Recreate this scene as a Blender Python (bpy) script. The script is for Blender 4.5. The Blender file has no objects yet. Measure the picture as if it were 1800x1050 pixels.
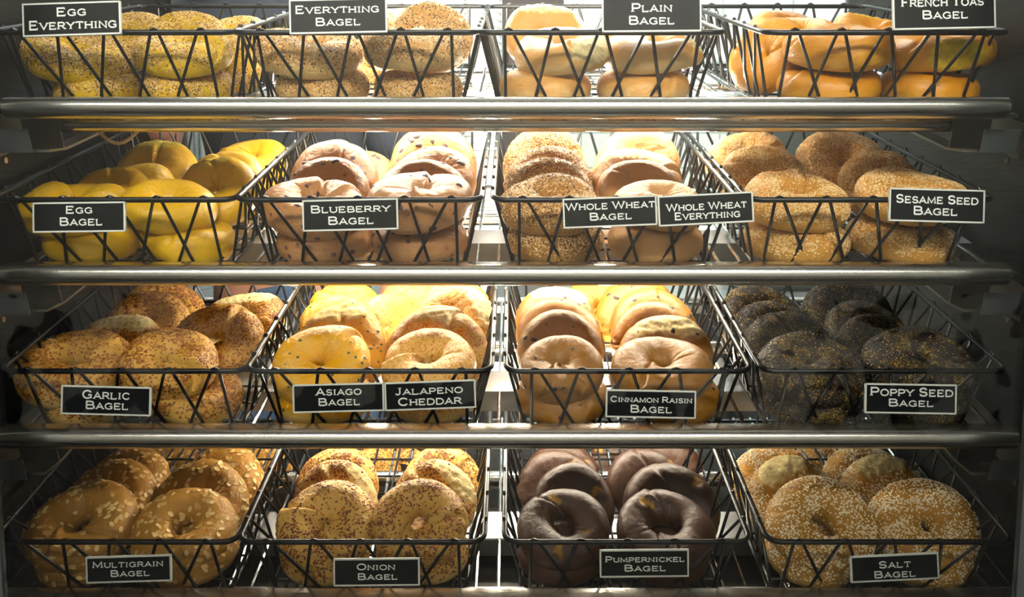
import bpy, bmesh, math, random
import numpy as np
from mathutils import Vector, Matrix, Euler

sc = bpy.context.scene
COL = sc.collection
rnd = random.Random(7)

# ---------------------------------------------------------------- camera, light, exposure
FPX = 1500.0                       # focal length in pixels of the 1800 x 1050 frame
PITCH = math.radians(6.0)
CAM = Vector((0.0, -1.0, 1.08))
UP = Vector((0, math.sin(PITCH), math.cos(PITCH)))
FW = Vector((0, math.cos(PITCH), -math.sin(PITCH)))
def W(x, u, z):                    # right, up, depth measured from the camera -> world
    return CAM + Vector((1, 0, 0)) * x + UP * u + FW * z
def at(px, py, z):                 # point seen at a pixel, at a known depth
    return W((px - 900) * z / FPX, (525 - py) * z / FPX, z)

cam_d = bpy.data.cameras.new('camera'); cam_d.sensor_width = 36; cam_d.lens = 36 * FPX / 1800
cam_d.clip_start = 0.02
cam = bpy.data.objects.new('camera', cam_d); COL.objects.link(cam)
cam.location = CAM; cam.rotation_euler = (math.radians(90) - PITCH, 0, 0)
sc.camera = cam
sc.view_settings.view_transform = 'Standard'; sc.view_settings.look = 'None'
sc.view_settings.exposure = 0.12; sc.view_settings.gamma = 1.0
sc.view_settings.use_curve_mapping = False
wd = bpy.data.worlds.new('shop_ambient'); sc.world = wd; wd.use_nodes = True
wd.node_tree.nodes['Background'].inputs[0].default_value = (0.85, 0.92, 1.0, 1)
wd.node_tree.nodes['Background'].inputs[1].default_value = 0.05
CASE_LAMP = 150.0                   # emission of the tubes under the shelves
SHOP_LAMP = 32.0
KITCHEN_LAMP = 21.0

# ---------------------------------------------------------------- helpers
def hexc(h):
    h = h.lstrip('#')
    v = [int(h[i:i+2], 16) / 255 for i in (0, 2, 4)]
    return tuple((c / 12.92 if c <= 0.04045 else ((c + 0.055) / 1.055) ** 2.4) for c in v) + (1,)

def link(name, me, parent=None, loc=None, rot=None, m=None):
    o = bpy.data.objects.new(name, me); COL.objects.link(o)
    if parent: o.parent = parent
    if loc is not None: o.location = loc
    if rot is not None: o.rotation_euler = rot
    if m is not None and me is not None and not me.materials: me.materials.append(m)
    return o
def tag(o, label=None, cat=None, group=None, kind=None):
    if label: o['label'] = label
    if cat: o['category'] = cat
    if group: o['group'] = group
    if kind: o['kind'] = kind
    return o
def empty(name, loc, rot=(0, 0, 0)):
    o = bpy.data.objects.new(name, None); COL.objects.link(o)
    o.location = loc; o.rotation_euler = rot; o.empty_display_size = .05
    return o

class MB:
    """collects simple solids into one mesh"""
    def __init__(s): s.v = []; s.f = []; s.mi = []
    def add(s, vs, fs, mi=0):
        b = len(s.v); s.v += [tuple(v) for v in vs]
        s.f += [tuple(i + b for i in f) for f in fs]; s.mi += [mi] * len(fs)
        return s
    def box(s, x0, x1, y0, y1, z0, z1, mi=0):
        vs = [(x, y, z) for x in (x0, x1) for y in (y0, y1) for z in (z0, z1)]
        return s.add(vs, [(0,1,3,2),(4,6,7,5),(0,4,5,1),(2,3,7,6),(0,2,6,4),(1,5,7,3)], mi)
    def tube(s, pts, r, n=8, closed=False, mi=0):
        P = [Vector(p) for p in pts]; k = len(P); rings = []
        prev = None
        for i in range(k):
            a = P[(i - 1) % k] if (closed or i) else P[i]
            b = P[(i + 1) % k] if (closed or i < k - 1) else P[i]
            t = (b - a).normalized()
            if prev is None:
                x = t.orthogonal().normalized()
            else:
                x = prev - t * prev.dot(t)
                x = x.normalized() if x.length > 1e-6 else t.orthogonal().normalized()
            prev = x; y = t.cross(x)
            rr = r[i] if isinstance(r, (list, tuple)) else r
            rings.append([P[i] + (x * math.cos(2*math.pi*j/n) + y * math.sin(2*math.pi*j/n)) * rr for j in range(n)])
        vs = [v for g in rings for v in g]; fs = []
        for i in range(k if closed else k - 1):
            for j in range(n):
                a, b = i * n, ((i + 1) % k) * n
                fs.append((a + j, a + (j+1) % n, b + (j+1) % n, b + j))
        if not closed:
            fs.append(tuple(reversed(range(n)))); fs.append(tuple((k-1)*n + j for j in range(n)))
        return s.add(vs, fs, mi)
    def lathe(s, prof, n=24, c=(0, 0, 0), mi=0):
        vs = []; fs = []
        for r, z in prof:
            for j in range(n):
                a = 2*math.pi*j/n; vs.append((c[0] + r*math.cos(a), c[1] + r*math.sin(a), c[2] + z))
        for i in range(len(prof)-1):
            for j in range(n):
                fs.append((i*n+j, i*n+(j+1) % n, (i+1)*n+(j+1) % n, (i+1)*n+j))
        fs.append(tuple(reversed(range(n)))); fs.append(tuple((len(prof)-1)*n+j for j in range(n)))
        return s.add(vs, fs, mi)
    def prism(s, prof, x0, x1, mi=0):          # closed (y,z) outline swept along x
        n = len(prof)
        vs = [(x0, y, z) for y, z in prof] + [(x1, y, z) for y, z in prof]
        fs = [(i, (i+1) % n, n + (i+1) % n, n + i) for i in range(n)]
        fs += [tuple(reversed(range(n))), tuple(range(n, 2*n))]
        return s.add(vs, fs, mi)
    def mesh(s, name, mats=(), smooth=False, bevel=0):
        me = bpy.data.meshes.new(name); me.from_pydata(s.v, [], s.f)
        for m in mats: me.materials.append(m)
        if len(mats) > 1: me.polygons.foreach_set('material_index', s.mi)
        bm = bmesh.new(); bm.from_mesh(me); bmesh.ops.recalc_face_normals(bm, faces=bm.faces)
        if bevel: bmesh.ops.bevel(bm, geom=bm.edges[:], offset=bevel, segments=2, affect='EDGES', profile=.5)
        bm.to_mesh(me); bm.free()
        if smooth:
            me.polygons.foreach_set('use_smooth', [True] * len(me.polygons))
            try: me.set_sharp_from_angle(angle=math.radians(40))
            except Exception: pass
        return me

# ---------------------------------------------------------------- materials
class NT:
    def __init__(s, name):
        s.m = bpy.data.materials.new(name); s.m.use_nodes = True; s.t = s.m.node_tree
        s.b = s.t.nodes['Principled BSDF']; s.out = s.t.nodes['Material Output']
    def n(s, typ, **kw):
        nd = s.t.nodes.new(typ)
        for k, v in kw.items(): setattr(nd, k, v)
        return nd
    def l(s, a, b): s.t.links.new(a, b)
    def put(s, sock, v):
        if isinstance(v, bpy.types.NodeSocket): s.l(v, sock)
        elif v is not None: sock.default_value = v
    def coord(s, scale=(1, 1, 1), rand=False):
        tc = s.n('ShaderNodeTexCoord'); mp = s.n('ShaderNodeMapping'); s.l(tc.outputs['Object'], mp.inputs[0])
        mp.inputs['Scale'].default_value = scale
        if rand:
            oi = s.n('ShaderNodeObjectInfo'); cb = s.n('ShaderNodeCombineXYZ')
            for i in range(3): s.l(s.math('MULTIPLY', oi.outputs['Random'], (3.1, 7.7, 1.9)[i]), cb.inputs[i])
            s.l(cb.outputs[0], mp.inputs['Location'])
        return mp.outputs[0]
    def noise(s, vec, scale, detail=3, rough=.55, dist=0):
        nd = s.n('ShaderNodeTexNoise'); s.l(vec, nd.inputs['Vector'])
        nd.inputs['Scale'].default_value = scale; nd.inputs['Detail'].default_value = detail
        nd.inputs['Roughness'].default_value = rough; nd.inputs['Distortion'].default_value = dist
        return nd.outputs[0]
    def voro(s, vec, scale, out='Distance', feature='F1'):
        nd = s.n('ShaderNodeTexVoronoi', feature=feature); s.l(vec, nd.inputs['Vector']); nd.inputs['Scale'].default_value = scale
        return nd.outputs[out]
    def math(s, op, a, b=0.0, clamp=False):
        nd = s.n('ShaderNodeMath', operation=op); nd.use_clamp = clamp
        s.put(nd.inputs[0], a); s.put(nd.inputs[1], b); return nd.outputs[0]
    def step(s, v, a, b, lo=0.0, hi=1.0):
        nd = s.n('ShaderNodeMapRange', interpolation_type='SMOOTHSTEP'); s.put(nd.inputs[0], v)
        for i, q in enumerate((a, b, lo, hi)): nd.inputs[i+1].default_value = q
        return nd.outputs[0]
    def mix(s, f, a, b, bt='MIX'):
        nd = s.n('ShaderNodeMix', data_type='RGBA', blend_type=bt)
        s.put(nd.inputs[0], f); s.put(nd.inputs[6], a); s.put(nd.inputs[7], b); return nd.outputs[2]
    def bump(s, h, strength=.3, dist=.002, prev=None):
        nd = s.n('ShaderNodeBump'); s.l(h, nd.inputs['Height']); nd.inputs['Strength'].default_value = strength
        nd.inputs['Distance'].default_value = dist
        if prev is not None: s.l(prev, nd.inputs['Normal'])
        return nd.outputs[0]

def simple(name, col, rough=.5, metal=0.0, emit=None, spec=.5):
    t = NT(name); t.b.inputs['Base Color'].default_value = hexc(col) if isinstance(col, str) else col
    t.b.inputs['Roughness'].default_value = rough; t.b.inputs['Metallic'].default_value = metal
    t.b.inputs['Specular IOR Level'].default_value = spec
    if emit:
        t.b.inputs['Emission Color'].default_value = emit[0]; t.b.inputs['Emission Strength'].default_value = emit[1]
    return t.m

def metal(name, col, rough=.3, brush=(1, 60, 60), amt=.12):
    t = NT(name); v = t.coord(brush)
    n1 = t.noise(v, 14, 4); n2 = t.noise(t.coord(), 9, 3)
    t.put(t.b.inputs['Base Color'], t.mix(t.step(n2, .3, .75), hexc(col), tuple(c*.8 for c in hexc(col)[:3]) + (1,)))
    t.b.inputs['Metallic'].default_value = 1
    t.put(t.b.inputs['Roughness'], t.step(n1, .25, .8, rough - amt*.5, rough + amt))
    t.put(t.b.inputs['Normal'], t.bump(n1, .02, .0002))
    return t.m

M = {}
M['steel'] = simple('brushed_steel', '#dad7cf', .22, 1.0)
M['chrome'] = metal('chrome_rod', '#cfd0d2', .16, (30, 1, 30))
M['pan'] = metal('satin_pan_steel', '#c7c8c8', .36, (3, 3, 3))
M['dark_steel'] = metal('dark_case_steel', '#34322f', .42, (6, 1, 40), .16)
M['bracket'] = metal('bracket_steel', '#8f8a80', .4)
M['tab'] = simple('grey_coated_steel', '#5a6062', .5, .2)
M['wire'] = simple('black_coated_wire', '#0d0f11', .32, 0, spec=.4)
M['sign_panel'] = simple('sign_black', '#0c1012', .45, spec=.15)
M['sign_edge'] = simple('clear_acrylic_edge', '#d8dcd6', .25)
M['letter'] = simple('sign_white_ink', '#e9ece8', .6)
M['lamp_white'] = simple('lamp_tube', '#ffffff', .5, 0, ((1.0, .89, .70, 1), CASE_LAMP))
M['shop_lamp'] = simple('shop_lamp_diffuser', '#ffffff', .5, 0, ((1.0, .95, .84, 1), SHOP_LAMP))
M['kitchen_lamp'] = simple('kitchen_lamp_diffuser', '#ffffff', .5, 0, ((.88, .96, 1.0, 1), KITCHEN_LAMP))

# ---------------------------------------------------------------- layout of the case
Z0 = 0.977                                   # depth of the baskets' front rims
ALPHA = math.radians(22.6)                   # shelf slope against the line of sight
TILT = ALPHA - PITCH                         # shelf slope in the world
CV = Vector((0, math.sin(ALPHA), math.cos(ALPHA)))      # (x, up, depth): along a shelf, inwards
CW = Vector((0, math.cos(ALPHA), -math.sin(ALPHA)))     # square to a shelf
BH, BS, BL, BW = .092, .022, .44, .282       # basket height, flare, length, width
ROW_Y = [62, 356, 657, 957]
def row_base(r):                             # front bottom edge of the baskets of a row, (x, up, depth)
    rim = Vector((0, (525 - ROW_Y[r]) * Z0 / FPX, Z0))
    return rim + CV * BS - CW * BH
def L2W(r, u, v, w):                         # shelf coordinates of a row -> world
    p = row_base(r) + CV * v + CW * w
    return W(u, p.y, p.z)
ROT = (TILT, 0, 0)

# ---------------------------------------------------------------- setting
def plane_box(name, x0, x1, y0, y1, z0, z1, m, kind='structure'):
    o = link(name, MB().box(x0, x1, y0, y1, z0, z1).mesh(name, [m])); tag(o, kind=kind); return o

def tile_mat(name, base, grout, sx, sz):
    t = NT(name)
    tc = t.n('ShaderNodeTexCoord'); sep = t.n('ShaderNodeSeparateXYZ'); t.l(tc.outputs['Object'], sep.inputs[0])
    cb = t.n('ShaderNodeCombineXYZ'); t.l(sep.outputs[0], cb.inputs[0]); t.l(sep.outputs[2], cb.inputs[1])
    br = t.n('ShaderNodeTexBrick'); t.l(cb.outputs[0], br.inputs[0])
    br.inputs['Color1'].default_value = hexc(base); br.inputs['Color2'].default_value = tuple(c*.95 for c in hexc(base)[:3]) + (1,)
    br.inputs['Mortar'].default_value = hexc(grout); br.inputs['Scale'].default_value = 1
    br.inputs['Brick Width'].default_value = sx; br.inputs['Row Height'].default_value = sz; br.inputs['Mortar Size'].default_value = .003
    t.l(br.outputs[0], t.b.inputs['Base Color']); t.b.inputs['Roughness'].default_value = .25
    return t.m
M['tile'] = tile_mat('kitchen_tile', '#d7e6dd', '#9fb3ac', .22, .11)
M['plaster'] = simple('shop_ceiling', '#c8c6c0', .8)
def damask():
    t = NT('patterned_counter_panel'); v = t.coord((1, 1, 1))
    w = t.n('ShaderNodeTexWave', wave_type='RINGS'); t.l(v, w.inputs[0]); w.inputs['Scale'].default_value = 2.2
    w.inputs['Distortion'].default_value = 9; w.inputs['Detail'].default_value = 2; w.inputs['Detail Scale'].default_value = 1.6
    t.put(t.b.inputs['Base Color'], t.mix(t.step(w.outputs[1], .45, .6), hexc('#101416'), hexc('#a9a79e')))
    t.b.inputs['Roughness'].default_value = .5
    return t.m
M['damask'] = damask()
M['floor'] = tile_mat('floor_tile', '#6d6a66', '#3d3b39', .4, .4)
M['wallpaint'] = simple('shop_wall_paint', '#8d8a84', .8)

plane_box('floor', -3, 3, -3.2, 2.4, -.05, 0, M['floor'])
plane_box('ceiling', -3, 3, -3.2, 2.4, 2.9, 2.95, M['plaster'])
plane_box('wall_back', -3, 3, 1.75, 1.8, 0, 2.9, M['tile'])
plane_box('wall_front', -3, 3, -3.25, -3.2, .68, 2.9, M['wallpaint'])
plane_box('trim_1', -3, 3, -3.26, -3.18, 0, .68, M['damask'])

# side panels of the case
SX0, SX1 = -.628, .622
pl = MB().box(SX0 - .02, SX0, -.095, .62, .45, 1.85).mesh('side_panel', [M['dark_steel']])
o = link('wall_left', pl); tag(o, kind='structure')
pl = MB().box(SX1, SX1 + .02, -.095, .62, .45, 1.85).mesh('side_panel', [M['dark_steel']])
o = link('wall_right', pl); tag(o, kind='structure')

plane_box('trim_6', SX0 - .02, SX1 + .02, -.12, .62, 0, .45, M['dark_steel'])
# ---------------------------------------------------------------- bagels
def vnoise(P, f, seed, oct=3):
    r = np.random.RandomState(seed); out = np.zeros(len(P)); a = 1.0; tot = 0
    for _ in range(oct):
        for _k in range(4):
            d = r.normal(size=3); d /= np.linalg.norm(d)
            out += a * np.sin(P @ d * f * r.uniform(.7, 1.4) + r.uniform(0, 6.28)); tot += a * .7
        f *= 2.1; a *= .5
    return out / tot
def sstep(x, a, b):
    t = np.clip((x - a) / (b - a), 0, 1); return t*t*(3 - 2*t)

RM, RT = .0385, .0225            # ring radius, dough radius
NU, NV = 112, 44
def bagel_shape(seed, hole=.010, seam=1.0, seams=1, torn=(), crack=(), lump=1.0, flat=.80):
    """ring of dough: pinched hole, tucked seam, torn kissing spots; returns verts, faces, torn mask, upness"""
    r = np.random.RandomState(seed)
    th = np.linspace(0, 2*np.pi, NU, endpoint=False); ph = np.linspace(0, 2*np.pi, NV, endpoint=False)
    T, Ph = np.meshgrid(th, ph, indexing='ij'); T = T.ravel(); Ph = Ph.ravel()
    c, s = np.cos(Ph), np.sin(Ph)
    fat = 1 + .07*np.sin(T + r.uniform(0, 6)) + .05*np.sin(2*T + r.uniform(0, 6)) + .025*np.sin(3*T + r.uniform(0, 6))
    rin = RM - hole * (1 + .25*np.sin(2*T + r.uniform(0, 6)))
    mask = np.zeros_like(T); bare = np.zeros_like(T)
    rad = np.where(c > 0, RT * fat, rin) * c
    z = RT * .93 * fat * s
    z = np.where(s > 0, np.sign(s) * np.abs(s)**.9 * RT*.95*fat, z)
    upw = sstep(s, -.35, .5)
    for k in range(seams):
        t0 = r.uniform(0, 6.28) + k*2.4
        tc = t0 + .55*np.sin(Ph + .6)
        d = (T - tc + np.pi) % (2*np.pi) - np.pi
        amp = seam * (1 if k == 0 else .6)
        tuck = np.where(d > 0, np.exp(-d/.55), 0) * sstep(d, 0, .07)      # one lip lies over the other
        z += upw * amp * .0066 * tuck
        rad += upw * amp * .0016 * tuck * np.sign(c)
        cr = np.exp(-(d/.075)**2) * upw * amp
        bare = np.maximum(bare, np.exp(-((d - .05)/.13)**4) * upw * min(1, amp) * (c > -.7))
        z -= .0058*cr; rad -= .0024*cr*np.sign(c)
    # radial creases that run into the hole
    cre = np.zeros_like(T)
    for k in range(6):
        a0 = r.uniform(0, 6.28); d = (T - a0 - .25*np.sin(Ph) + np.pi) % (2*np.pi) - np.pi
        cre += np.exp(-(d/.05)**2) * r.uniform(.2, .8)
    z -= cre * .0022 * np.exp(-((Ph - 2.3)/.7)**2) * seam
    X = (RM + rad) * np.cos(T); Y = (RM + rad) * np.sin(T)
    zb = -RT*flat
    z = np.where(z < zb + .004, zb + .004*np.exp((z - zb - .004)/.008) - .0, z)
    P = np.stack([X, Y, z], 1)
    # oval and warped, as hand-rolled dough is
    P[:, 0] *= 1 + r.uniform(-.035, .045); P[:, 1] *= 1 + r.uniform(-.045, .035)
    P[:, 2] += lump * .0022*np.sin(2*np.arctan2(P[:, 1], P[:, 0]) + r.uniform(0, 6)) * sstep(np.hypot(P[:, 0], P[:, 1]), .0, .06)
    nrm = np.stack([np.cos(T)*c, np.sin(T)*c, s], 1)
    P += nrm * (vnoise(P, 75, seed+1, 3) * .0019 * lump)[:, None]
    wr = 1 - np.abs(vnoise(P*np.array([1, 1, 2.2]), 190, seed+7, 2))*2.2
    P -= nrm * (np.clip(wr, 0, 1)**3 * sstep(vnoise(P, 50, seed+8, 2), -.05, .45) * .0011 * lump)[:, None]
    P += nrm * (vnoise(P, 420, seed+2, 2) * .00022 * lump)[:, None]
    for ang, el, dep in torn:
        a, e = math.radians(ang), math.radians(el)
        dv = np.array([math.cos(a)*math.cos(e), math.sin(a)*math.cos(e), math.sin(e)])
        q = P @ dv; qm = q.max(); cut = qm - dep
        over = np.clip(q - cut, 0, None)
        wob = vnoise(P, 330, seed+5, 3)
        m = sstep(q + wob*.0022, cut - .0014, cut + .0012)
        P -= dv[None]*(over*.6)[:, None]
        P += dv[None]*(m*(vnoise(P, 520, seed+6, 3)*.0017 - .0002))[:, None]
        mask = np.maximum(mask, m)
    for ang, length, wid, side in crack:
        a0 = math.radians(ang)
        d = (T - a0 - .18*np.sin(Ph*1.5) - .05*np.sin(Ph*9) + np.pi) % (2*np.pi) - np.pi
        g = np.exp(-(d/wid)**2) * np.exp(-((Ph - side)/length)**2)
        P -= nrm*(g*.0032)[:, None]
        mask = np.maximum(mask, sstep(g, .35, .7))
    F = np.empty((NU*NV, 4), dtype=np.int64)
    i, j = np.meshgrid(np.arange(NU), np.arange(NV), indexing='ij'); i = i.ravel(); j = j.ravel()
    F[:, 0] = i*NV + j; F[:, 1] = ((i+1) % NU)*NV + j; F[:, 2] = ((i+1) % NU)*NV + (j+1) % NV; F[:, 3] = i*NV + (j+1) % NV
    return P, F, mask, bare

def mesh_np(name, V, F, mats, attrs=None, mi=None, smooth=True):
    me = bpy.data.meshes.new(name)
    k = F.shape[1]
    me.vertices.add(len(V)); me.vertices.foreach_set('co', np.ascontiguousarray(V, dtype=np.float32).ravel())
    me.loops.add(F.size); me.loops.foreach_set('vertex_index', F.astype(np.int32).ravel())
    me.polygons.add(len(F)); me.polygons.foreach_set('loop_start', np.arange(0, F.size, k, dtype=np.int32))
    me.polygons.foreach_set('loop_total', np.full(len(F), k, dtype=np.int32))
    me.polygons.foreach_set('use_smooth', np.full(len(F), smooth))
    for m in mats: me.materials.append(m)
    if mi is not None: me.polygons.foreach_set('material_index', mi.astype(np.int32))
    for an, av in (attrs or {}).items():
        at_ = me.attributes.new(an, 'FLOAT', 'POINT'); at_.data.foreach_set('value', av.astype(np.float32))
    me.update(calc_edges=True); me.validate()
    return me

def tri_normals(P, F):
    n = np.cross(P[F[:, 2]] - P[F[:, 0]], P[F[:, 3]] - P[F[:, 1]])
    area = np.linalg.norm(n, axis=1) + 1e-12
    return n/area[:, None], area*.5

OCTA_V = np.array([[1,0,0],[-1,0,0],[0,1,0],[0,-1,0],[0,0,1],[0,0,-1]], float)
OCTA_F = np.array([[0,2,4],[2,1,4],[1,3,4],[3,0,4],[2,0,5],[1,2,5],[3,1,5],[0,3,5]])
def flake_tpl(n=7, thick=.5):
    a = np.linspace(0, 2*np.pi, n, endpoint=False)
    V = [[0, 0, thick]] + [[math.cos(t), math.sin(t), 0] for t in a]
    F = [[0, 1+i, 1+(i+1) % n] for i in range(n)]
    return np.array(V), np.array(F)
def oat_tpl():
    V = []; F = []
    n = 10
    V.append([0, 0, .22])
    for i in range(n):
        t = 2*math.pi*i/n; V.append([math.cos(t)*.98, math.sin(t), .30])
    for i in range(n):
        t = 2*math.pi*i/n; V.append([math.cos(t)*1.02, math.sin(t)*1.02, -.15])
    V[0] = [0, 0, .12]
    for i in range(n):
        j = (i+1) % n; F.append([0, 1+i, 1+j]); F.append([1+i, 1+n+i, 1+n+j]); F.append([1+i, 1+n+j, 1+j])
    return np.array(V), np.array(F)

def scatter(name, P, F, mask, n, size, mats, weights=None, tpl='octa', seed=0, cover=(-.35, .45), clump=.5, asp=(1, .65, .45), lift=.25, jit=.3, clear=1.0):
    """many small seeds lying on the crust, one mesh"""
    r = np.random.RandomState(seed)
    nr, area = tri_normals(P, F)
    cen = P[F].mean(1)
    dens = area * sstep(nr[:, 2], cover[0], cover[1])
    dens *= np.clip(1 + clump*2.6*vnoise(cen, 170, seed+3, 3), .03, None)
    rho = np.hypot(cen[:, 0], cen[:, 1])
    dens *= 1 - clear*.9*(1 - sstep(rho, .014, .027))
    dens *= 1 - .97*mask[F].max(1)
    p = dens/dens.sum()
    idx = r.choice(len(F), n, p=p)
    uu, vv = r.rand(n), r.rand(n); b = np.stack([(1-uu)*(1-vv), uu*(1-vv), uu*vv, (1-uu)*vv], 1)
    pos = (P[F[idx]] * b[:, :, None]).sum(1)
    nz = nr[idx] + r.normal(size=(n, 3))*jit*.5; nz /= np.linalg.norm(nz, axis=1, keepdims=True)
    rv = r.normal(size=(n, 3)); tx = np.cross(rv, nz); tx /= np.linalg.norm(tx, axis=1, keepdims=True); ty = np.cross(nz, tx)
    TV, TF = {'octa': (OCTA_V, OCTA_F), 'flake': flake_tpl(), 'oat': oat_tpl()}[tpl]
    sz = size*(1 + jit*r.uniform(-1, 1, n))
    S = sz[:, None]*np.array(asp)[None]*.5
    if tpl == 'flake':
        TVr = TV[None]*np.where(np.arange(len(TV))[None, :, None] > 0, r.uniform(.6, 1.3, (n, len(TV), 1)), 1)
    else:
        TVr = np.broadcast_to(TV[None], (n,) + TV.shape)
    L = TVr*S[:, None, :]
    V = pos[:, None, :] + L[:, :, 0:1]*tx[:, None] + L[:, :, 1:2]*ty[:, None] + (L[:, :, 2:3] + lift*S[:, None, 2:3])*nz[:, None]
    FF = TF[None] + (np.arange(n)*len(TV))[:, None, None]
    mi = r.choice(len(mats), n, p=weights) if len(mats) > 1 else np.zeros(n, int)
    return mesh_np(name, V.reshape(-1, 3), FF.reshape(-1, 3), mats, mi=np.repeat(mi, len(TF)), smooth=False)

def crust(name, top, side, torn='#e8d29a', rough=.5, coat=0.0, mottle=.35, speck=None, streak=None, patch=None, relief=.5):
    t = NT(name); v = t.coord(rand=True); v0 = t.coord()
    sep = t.n('ShaderNodeSeparateXYZ'); t.l(v0, sep.inputs[0])
    n1 = t.noise(v, 34, 4, .6); n2 = t.noise(v, 170, 4, .65); n3 = t.noise(v, 900, 2)
    zz = t.math('ADD', sep.outputs[2], t.math('MULTIPLY', t.math('SUBTRACT', n1, .5), .03))
    c = t.mix(t.step(zz, -.013, .013), hexc(side), hexc(top))
    tl = hexc(top); dk = tuple(x*.55 for x in tl[:3]) + (1,)
    c = t.mix(t.math('MULTIPLY', t.step(n2, .48, .78), mottle), c, dk)
    if streak:
        w = t.noise(t.coord((1, 1, .4), True), 120, 5, .7, 2.5)
        c = t.mix(t.math('MULTIPLY', t.step(w, .5, .6), t.step(zz, -.012, .008)), c, hexc(streak))
    if patch:
        w = t.noise(v, 48, 4, .6, .6)
        pc = patch if isinstance(patch, tuple) else (patch, .48, .58)
        c = t.mix(t.step(w, pc[1], pc[2]), c, hexc(pc[0]))
    if speck:
        scol, sscale, thr, dens = speck
        d = t.voro(v, sscale)
        g = t.step(t.noise(v, 55, 3, .6), dens - .12, dens + .12)
        c = t.mix(t.math('MULTIPLY', t.step(d, thr, thr*.6), g), c, hexc(scol))
    at_ = t.n('ShaderNodeAttribute', attribute_name='torn'); tm = at_.outputs['Fac']
    tc = t.mix(t.step(n2, .4, .62), hexc(torn), tuple(x*.72 for x in hexc(torn)[:3]) + (1,))
    c = t.mix(tm, c, tc)
    oi = t.n('ShaderNodeObjectInfo')
    hs = t.n('ShaderNodeHueSaturation'); t.l(c, hs.inputs['Color']); t.put(hs.inputs['Value'], t.step(oi.outputs['Random'], 0, 1, .83, 1.02)); hs.inputs['Saturation'].default_value = 1.06
    t.l(hs.outputs[0], t.b.inputs['Base Color'])
    t.put(t.b.inputs['Roughness'], t.math('ADD', rough, t.math('MULTIPLY', tm, .35), True))
    t.b.inputs['Specular IOR Level'].default_value = .4
    t.b.inputs['Coat Weight'].default_value = coat; t.b.inputs['Coat Roughness'].default_value = .3
    h = t.math('ADD', t.math('MULTIPLY', n2, .7), t.math('MULTIPLY', n3, t.math('ADD', .25, t.math('MULTIPLY', tm, .9))))
    nw = t.noise(t.coord((1, 1, 2.0), True), 62, 5, .62, 1.2)
    t.put(t.b.inputs['Normal'], t.bump(h, .42, .0018, t.bump(nw, relief, .006)))
    return t.m

SEED = {k: simple(k, c, .55) for k, c in dict(
    sesame='#e3c48c', sesame_dark='#c79a5c', poppy='#241c1a', onion_brown='#74400f', onion_tan='#b07026', garlic='#8f571a',
    salt='#efe2c4', oat='#d6b574', oat_dark='#c0964f', green='#3e4a1e', cheese='#e3a91e', berry='#2a1820', raisin='#2c1712').items()}

KIND = {}
def kind(key, name, phrase, mat, seeds=None, cracks=False, torn_side=True):
    KIND[key] = dict(name=name, phrase=phrase, mat=mat, seeds=seeds, cracks=cracks, me={})
ev = dict(tpl='octa', n=4300, size=.0027, names='seed_topping')
EVM = ['sesame', 'sesame_dark', 'onion_brown', 'poppy']; EVW = [.40, .26, .27, .07]
kind('egg_everything', 'egg_everything_bagel', 'yellow egg bagel crusted with mixed seeds', crust('crust_egg_everything', '#cfa62a', '#dcb838', speck=('#6b3a16', 520, .34, .45)), dict(ev, mats=EVM, w=EVW))
kind('everything', 'everything_bagel', 'tan everything bagel crusted with mixed seeds', crust('crust_everything', '#c8985a', '#d9bb80', speck=('#6b3a16', 520, .34, .45)), dict(ev, mats=EVM, w=EVW))
kind('plain', 'plain_bagel', 'plain pale golden bagel', crust('crust_plain', top='#d7a05c', side='#dcc08a', relief=.3, rough=.42, coat=.15, mottle=.18))
kind('french_toast', 'french_toast_bagel', 'glossy orange-gold bagel', crust('crust_french_toast', top='#cf8d34', side='#d6a246', relief=.3, torn='#d9b83e', rough=.4, coat=.25, mottle=.25))
kind('egg', 'egg_bagel', 'smooth yellow egg bagel', crust('crust_egg', top='#d8a90c', side='#ddb414', relief=.3, torn='#d9bd4a', rough=.4, coat=.22, mottle=.15))
kind('blueberry', 'blueberry_bagel', 'pinkish tan bagel dotted with blueberries', crust('crust_blueberry', '#a9794e', '#b98d62', rough=.45, coat=.1, mottle=.3, speck=('#5a3a44', 60, .26, .46)), dict(chunks='blueberry', mat='berry', n=13, size=.0094))
kind('wheat_everything', 'wheat_everything_bagel', 'brown wheat bagel crusted with mixed seeds', crust('crust_wheat_everything', '#a9793f', '#b98f55', speck=('#4a2a14', 520, .34, .42)), dict(ev, mats=EVM, w=[.4, .3, .2, .1]))
kind('wheat', 'whole_wheat_bagel', 'smooth light brown wheat bagel', crust('crust_wheat', '#bf9160', '#c9a16c', rough=.5, mottle=.2))
kind('sesame', 'sesame_bagel', 'bagel covered in sesame seeds', crust('crust_sesame', '#c08a42', '#d0a45c'), dict(tpl='octa', n=4600, size=.0026, mats=['sesame', 'sesame_dark'], w=[.75, .25], names='sesame_seeds'))
kind('garlic', 'garlic_bagel', 'golden bagel covered in toasted garlic bits', crust('crust_garlic', '#cda054', '#dcbd74', torn='#ead9a4'), dict(tpl='flake', n=1700, size=.0034, mats=['garlic', 'onion_tan', 'onion_brown'], w=[.5, .3, .2], names='garlic_bits', asp=(1, .8, .5)))
kind('asiago', 'asiago_bagel', 'pale bagel with a browned cheese crust', crust('crust_asiago', '#dcae62', '#e3c68c', streak='#b3651f', torn='#ecd9a6', rough=.45))
kind('jalapeno', 'jalapeno_cheddar_bagel', 'yellow cheese bagel flecked with green pepper', crust('crust_jalapeno', '#dcaa4c', '#e2c078', patch='#e0a41c', torn='#ecd087', rough=.42), dict(tpl='flake', n=70, size=.0042, mats=['green', 'cheese'], w=[.6, .4], names='pepper_flecks', asp=(1, .8, .5)))
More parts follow.
